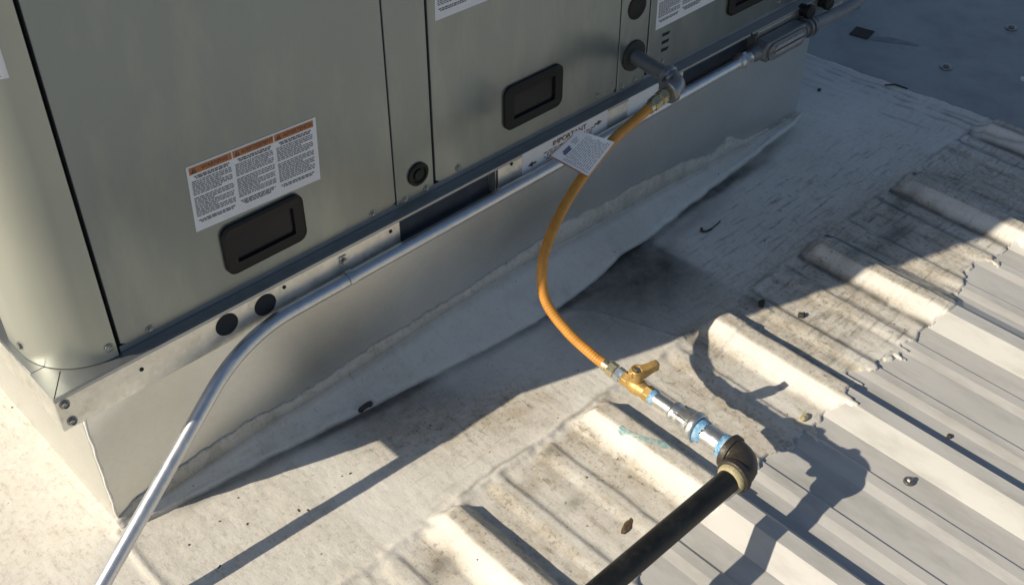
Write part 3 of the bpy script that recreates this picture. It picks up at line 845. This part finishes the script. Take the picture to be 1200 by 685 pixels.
# paper tag wrapped round the hose
def tag_on_hose():
    A, B, C, D = V((.7462, -.1052, .3416)), V((.7956, -.1176, .3716)), V((.8281, -.1648, .3575)), V((.7743, -.1608, .3165))
    nrm = (B - A).cross(D - A).normalized()
    if nrm.dot(V((-.53, -.56, .64))) < 0: nrm = -nrm
    def P(u, v, o=0):
        p = A.lerp(B, u).lerp(D.lerp(C, u), v)
        return p + nrm * (o + .0035 * math.sin(v * math.pi) + .003 * u * u)
    n = 10
    w = MB()
    w.add([P(i / n, j / n) for j in range(n + 1) for i in range(n + 1)], [(j * (n + 1) + i, j * (n + 1) + i + 1, (j + 1) * (n + 1) + i + 1, (j + 1) * (n + 1) + i) for j in range(n) for i in range(n)], True)
    # second leaf folded behind the hose
    Q = lambda u, v: P(u, v, -.004 - .022 * math.sin(u * math.pi * .9) - .004 * (1 - u)) + V((-.0015, .001, .0015))
    w.add([Q(i / n, j / n) for j in range(n + 1) for i in range(n + 1)], [(j * (n + 1) + i, j * (n + 1) + i + 1, (j + 1) * (n + 1) + i + 1, (j + 1) * (n + 1) + i) for j in range(n) for i in range(n)], True)
    t = w.build('hose_tag', M['label'], None, sharp=70)
    tag(t, 'white printed paper tag wrapped around the upper part of the orange hose', 'tag')
    def patch(w, u0, u1, v0, v1, o): 
        k = 5
        w.add([P(u0 + (u1 - u0) * i / k, v0 + (v1 - v0) * j / k, o) for j in range(k + 1) for i in range(k + 1)], [(j * (k + 1) + i, j * (k + 1) + i + 1, (j + 1) * (k + 1) + i + 1, (j + 1) * (k + 1) + i) for j in range(k) for i in range(k)])
    w = MB(); rnd = random.Random(9)
    patch(w, .22, .46, .20, .27, .0004); patch(w, .26, .50, .15, .20, .0004)
    for row in range(13):
        v = .31 + row * .05
        u = .08
        while u < .9:
            e = min(.93, u + rnd.uniform(.04, .13)); patch(w, u, e, v, v + .014, .0004); u = e + .025
    for row in range(3):
        patch(w, .60, .60 + rnd.uniform(.1, .25), .12 + row * .05, .135 + row * .05, .0004)
    tag(w.build('printed_lines', mat('pale_ink', (.11, .13, .20), 0, .5), t), kind='stuff')
    w = MB(); patch(w, .0, .035, .0, 1.0, .0004); patch(w, 0, .8, .0, .022, .0004)
    w.build('orange_border', M['orange'], t)
tag_on_hose()

# brass ball valve
VY = -.366
valve = empty('gas_valve', (.648, -.395, .11), 'brass gas ball valve with wing handle between the hose and the galvanised pipes', 'gas valve')
zr = .1225
ax = (0, -1, 0)
c = V((.6478, VY, zr))
fit('tape_ring', [(-.004, .0094), (.003, .0096)], c, ax, 'tape', valve)
w = MB()
w.lathe([(0, .0118), (.014, .0118)], c, ax, 6, False)
w.lathe([(.013, .0105), (.018, .0125), (.025, .0138), (.032, .0130), (.038, .0112), (.046, .0110)], c, ax, 26)
w.lathe([(.044, .0128), (.056, .0128)], c, ax, 6, False)
w.lathe([(0, .0085), (.022, .0085), (.024, .0070), (.028, .0070)], c + V((0, -.025, 0)), (0, 0, 1), 20)
w.build('valve_body', M['brass'], valve, .0006)
hz = zr + .030
hc = c + V((0, -.025, .0))
w = MB()
# hub of the wing handle: a short skirt with an open top
w.lathe([(.0115, .0098), (.031, .0110), (.0335, .0105), (.0335, .0068), (.0300, .0064), (.0300, 0)], hc, (0, 0, 1), 26)
hd_ = V((.92, -.39, 0)).normalized()             # the wing points away from the unit, across the run
sd_ = V((-hd_.y, hd_.x, 0))
def wing(t, hw, z0, z1): return [hc + hd_ * t + sd_ * s_ + V((0, 0, z)) for s_, z in ((-hw, z0), (hw, z0), (hw, z1), (-hw, z1))]
secs = [(.004, .0074, .016, .0332), (.012, .0068, .017, .0338), (.019, .0058, .0200, .0352), (.026, .0060, .0235, .0372), (.0315, .0056, .0245, .0372), (.0338, .0036, .026, .0355)]
vs = [p for s_ in secs for p in wing(*s_)]
fs = [(i * 4 + k, i * 4 + (k + 1) % 4, (i + 1) * 4 + (k + 1) % 4, (i + 1) * 4 + k) for i in range(len(secs) - 1) for k in range(4)] + [(0, 1, 2, 3), tuple(len(vs) - 4 + k for k in range(4))[::-1]]
w.add(vs, fs)
secs = [(-.004, .0060, .021, .0332), (-.0115, .0052, .022, .0325), (-.0135, .0030, .023, .031)]
vs = [p for s_ in secs for p in wing(*s_)]
w.add(vs, [(i * 4 + k, i * 4 + (k + 1) % 4, (i + 1) * 4 + (k + 1) % 4, (i + 1) * 4 + k) for i in range(len(secs) - 1) for k in range(4)] + [tuple(len(vs) - 4 + k for k in range(4))[::-1]])
w.build('wing_handle', M['brass'], valve, .0012)
w = MB(); w.lathe([(.0295, .0052), (.0325, .0050), (.0335, .003), (.0335, 0)], hc, (0, 0, 1), 6, False); w.build('handle_screw', M['screw'], valve)

n1 = empty('small_nipple', (.648, -.44, .112), 'thin galvanised pipe nipple with blue sealant between brass valve and reducer', 'pipe nipple')
fit('pipe', [(0, .0106), (.048, .0106)], (.6478, -.4190, zr), ax, 'zinc', n1)
w = MB(); w.lathe([(0, .0112), (.002, .0122), (.005, .0120), (.0075, .0114), (.009, .0107)], (.6478, -.4205, zr), ax, 26); w.build('sealant_ring', M['tape'], n1)

zr2 = .1205
w = MB(); w.lathe([(0, .0130), (.001, .0158), (.004, .0168), (.009, .0166), (.011, .0152), (.018, .0155), (.024, .0180), (.031, .0203), (.037, .0208), (.038, .0222), (.041, .0232), (.047, .0232), (.049, .0220), (.049, .0170)], (.6478, -.4600, zr2), ax, 34)
for a in (20, 140, 260):                          # wrench lugs
    q = V((math.cos(R(a)), 0, math.sin(R(a))))
    s_ = V((-q.z, 0, q.x))
    cc = V((.6478, -.4600, zr2))
    vs = [cc + q * r + s_ * t + V((0, -y, 0)) for y in (.010, .040) for r, t in ((.012, -.003), (.0225 if y > .02 else .0178, -.003), (.0225 if y > .02 else .0178, .003), (.012, .003))]
    w.add(vs, [(0, 1, 2, 3), (7, 6, 5, 4), (0, 4, 5, 1), (1, 5, 6, 2), (2, 6, 7, 3), (3, 7, 4, 0)])
tag(w.build('reducing_coupling', M['zinc'], None, .0008), 'galvanised bell reducer with banded wide end between the two pipe nipples', 'pipe fitting')

n2 = empty('large_nipple', (.648, -.53, .103), 'thick shiny galvanised pipe nipple with blue sealant between reducer and black elbow', 'pipe nipple')
fit('pipe', [(0, .0165), (.058, .0165)], (.6478, -.5060, zr2), ax, 'zinc', n2, 32)
for y, k in ((-.5085, 1), (-.5620, -1)):
    w = MB(); prf = [(0, .0166), (.001, .0186), (.004, .0184), (.009, .0178), (.0125, .0168)]
    w.lathe(prf, (.6478, y, zr2), (0, -k, 0), 40)
    vs = []
    for p in w.v:
        jit = .0035 * (math.sin(p[0] * 900) * math.cos(p[2] * 700))
        vs.append((p[0], p[1] + (jit if abs(p[1] - y) > .006 else 0), p[2]))
    w.v = vs
    w.build('sealant_ring', M['tape'], n2)

# black elbow and black pipe
elb = empty('black_elbow', (.648, -.592, .098), 'dark brown black malleable iron elbow joining the galvanised nipple to the black pipe', 'pipe elbow')
ec = V((.6478, -.5960, zr2 - .002))
rb = .026
arc = [ec + V((0, .034, .001)), ec + V((0, rb, .0008))] + [ec + V((-rb + rb * math.cos(R(a)), rb - rb * math.sin(R(a)), 0)) for a in range(10, 91, 10)] + [ec + V((-.034, 0, 0))]
rr = [.0220, .0222] + [.0220 + .0014 * math.sin(R(a * 2)) for a in range(10, 91, 10)] + [.0220]
w = MB(); w.sweep(arc, rr, 30)
for dr in (V((0, 1, 0)), V((-1, 0, 0))):
    w.lathe([(.0245, .0222), (.0258, .0252), (.0285, .0260), (.0345, .0258), (.0362, .0236), (.0362, .0170)], ec, dr, 34)
w.build('elbow_casting', M['iron'], elb, sharp=50)
w = MB(); w.lathe([(.0340, .0185), (.0360, .0215), (.0395, .0212), (.0425, .0195), (.0440, .0175), (.0440, .0160)], ec, (-1, 0, 0), 34); w.build('sealant_ring', M['sealant'], elb)
pz_ = zr2 - .002
w = MB(); w.sweep([ec + V((-.030, 0, 0)), ec + V((-.5, .0, -.001)), ec + V((-2.6, .0, -.002))], .0168, 32)
pp = w.build('black_gas_pipe', M['blackpipe'], None, sharp=60)
tag(pp, 'straight black steel gas pipe running low over the roof ribs from the dark elbow', 'gas pipe')
w = MB(); w.box(-1.35, -1.25, -.70, -.50, surf(-1.3, -.6) + .027, pz_ - .0185)
tag(w.build('pipe_support_block', M['wood'], None, .004), 'weathered wooden block carrying the far end of the black gas pipe', 'pipe support')

# teal pipe dope smeared along the rib crest
pts = [(.640, -.372), (.639, -.382), (.641, -.393), (.646, -.405), (.651, -.417), (.656, -.430), (.660, -.444), (.663, -.457)]
wd = [.0042, .0055, .0042, .0036, .0050, .0068, .0066, .002]
w = MB(); vs = []
for (x, y), h in zip(pts, wd):
    for t in (-1, -.5, 0, .5, 1):
        xx = x + t * h + .0008 * math.sin(y * 900 + t * 3)
        vs.append((xx, y, surf(xx, y) + .0011))
w.add(vs, [(i * 5 + k, i * 5 + k + 1, (i + 1) * 5 + k + 1, (i + 1) * 5 + k) for i in range(len(pts) - 1) for k in range(4)], True)
tag(w.build('sealant_smear', M['teal'], None), 'teal sealant smear on the roof rib under the reducer', 'sealant smear')

# ================================================================== SMALL THINGS ON THE ROOF
def roof_screw(x, y, lab, r=.0085, tilt=(0, 0, 1)):
    z = surf(x, y)
    o = empty('roof_screw', (x, y, z), lab, 'roof screw', 'exposed roof screws')
    w = MB(); w.lathe([(-.002, r * 1.04), (.0016, r * 1.02), (.0018, r * .5)], (x, y, z), tilt, 24); w.build('rubber_washer', M['rubber'], o)
    w = MB(); w.lathe([(.0016, r), (.0028, r * .96), (.0036, r * .60)], (x, y, z), tilt, 24)
    w.lathe([(.0030, r * .52), (.0075, r * .50), (.0085, r * .35), (.0087, 0)], (x, y, z), tilt, 6, False); w.build('screw_head', M['screw'], o)
roof_screw(.8885, -.728, 'zinc roof screw with washer on the sunlit ribbed metal, right of the elbow shadow')
roof_screw(2.169, .215, 'roof screw on the shaded flat metal closest to the flexible conduit', .0145)
roof_screw(2.053, -.112, 'roof screw in the middle of the shaded flat metal, below right of the dark patch', .0145)
roof_screw(2.345, -.120, 'roof screw near the right edge of the picture on the shaded flat metal', .0145)
roof_screw(2.36, .155, 'roof screw at the top edge of the picture on the shaded flat metal', .0145)
w = MB(); w.box(2.034, 2.082, .095, .141, .0005, .0034, Matrix.Translation((2.057, .117, 0)) @ Matrix.Rotation(R(12), 4, 'Z') @ Matrix.Translation((-2.057, -.117, 0)))
tag(w.build('tar_patch', M['stone'], None), 'dark square tar patch on the shaded flat metal', 'patch')
w = MB()
sv = [(2.05, .10), (2.09, .06), (2.105, .0), (2.10, -.015), (2.075, .03), (2.045, .08)]
w.add([(x, y, .0017) for x, y in sv], [tuple(range(6))])
tag(w.build('rust_streak', mat('streak', (.24, .25, .255), .0, .6, .3, 60), None), 'dull dark streak trailing from the square tar patch', 'stain')

def blobmesh(name, x, y, sx, sy, sz, mt, lab, cat, rot=0, group=None, seed=0, lift=0.0):
    r_ = random.Random(seed)
    bm = bmesh.new(); bmesh.ops.create_icosphere(bm, subdivisions=2, radius=1)
    for v_ in bm.verts:
        k = 1 + r_.uniform(-.28, .28)
        v_.co = V((v_.co.x * sx * k, v_.co.y * sy * k, v_.co.z * sz * k))
        v_.co.rotate(Matrix.Rotation(R(rot), 3, 'Z'))
    me = bpy.data.meshes.new(name); bm.to_mesh(me); bm.free(); me.materials.append(M[mt])
    o = bpy.data.objects.new(name, me); link(o, None, (x, y, surf(x, y) + sz * .35 + lift)); tag(o, lab, cat, group)
    return o
blobmesh('dead_leaf', .525, -.497, .017, .0055, .0025, 'leaf', 'curled brown dead leaf in the roof pan beside the black pipe', 'leaf', 12, seed=3)
blobmesh('caulk_lump', .880, -.545, .009, .006, .005, 'sealant', 'yellowish lump of caulk at the coating edge near the elbow shadow', 'caulk', 10, seed=4)
blobmesh('tar_lump', 1.080, -.399, .0075, .006, .005, 'stone', 'small black tar lump on dirty coating right of the big sunlit rib', 'debris', 0, seed=5)
blobmesh('twig_piece', 1.049, -.336, .010, .006, .005, 'stone', 'dark chunk of debris at the upper end of the big sunlit rib', 'debris', 30, seed=6)
w = MB(); w.sweep(spline([(1.150, -.121, surf(1.15, -.121) + .002), (1.143, -.127, surf(1.143, -.127) + .003), (1.150, -.134, surf(1.15, -.134) + .003), (1.170, -.134, surf(1.17, -.134) + .002), (1.195, -.130, surf(1.195, -.13) + .0015)], 6), [.0026] * 9 + [.0020] * 8 + [.0012] * 8, 8)
tag(w.build('bent_twig', M['stone'], None), 'small dark hooked twig lying on the shaded coating', 'twig')
w = MB(); w.sweep([(.395 + .009 * math.cos(R(a)), -.058 - .006 * math.sin(R(a)), .010 + .009 * math.sin(R(a))) for a in range(-30, 215, 14)], .0042, 10)
tag(w.build('rubber_loop', M['rubber'], None, sharp=70), 'black rubber loop poking out from under the flashing edge', 'rubber loop')
w = MB(); w.sweep([(1.872, -.062, surf(1.872, -.062) + .002), (1.885, -.08, surf(1.885, -.08) + .003), (1.893, -.108, surf(1.893, -.108) + .002)], [.0015, .0022, .0018], 8)
tag(w.build('small_stick', M['stone'], None), 'thin dark stick lying at the edge between coating and flat metal', 'stick')
blobmesh('debris_bit', 1.748, .028, .006, .004, .003, 'stone', 'tiny dark bit on the shaded coating beside the curb corner', 'debris', 20, seed=8)
specks = ((.107, -.089, 'beside the tube of the conduit where it meets the curb corner'), (.133, -.120, 'midway between the bent conduit and its shadow'), (.200, -.151, 'of a close pair by the conduit shadow, nearer the curb'),
          (.150, -.071, 'closest to the grey flashing, near the conduit'), (.297, -.146, 'nearest to the notch in the shadow edge'), (.064, -.156, 'touching the conduit shadow at the bottom of the picture'),
          (.053, -.095, 'nearest to the foot of the bent conduit'), (.210, -.160, 'of a close pair by the conduit shadow, nearer the shadow'))
for i, (x, y, lb) in enumerate(specks):
    blobmesh('rust_speck', x, y, .0016 + .0008 * (i % 3), .0013, .0009, 'leaf', 'tiny rust speck ' + lb, 'debris', i * 40, 'rust specks on the sunlit coating', 20 + i)
blobmesh('grit_lump', 1.013, -.722, .005, .004, .003, 'stone', 'tiny grey lump of grit on bare metal beside the dark rib seam', 'debris', 15, seed=31)
blobmesh('paint_splash', 2.135, -.262, .012, .007, .001, 'membrane', 'white paint splash on the flat metal at the right edge', 'paint splash', 20, seed=15)
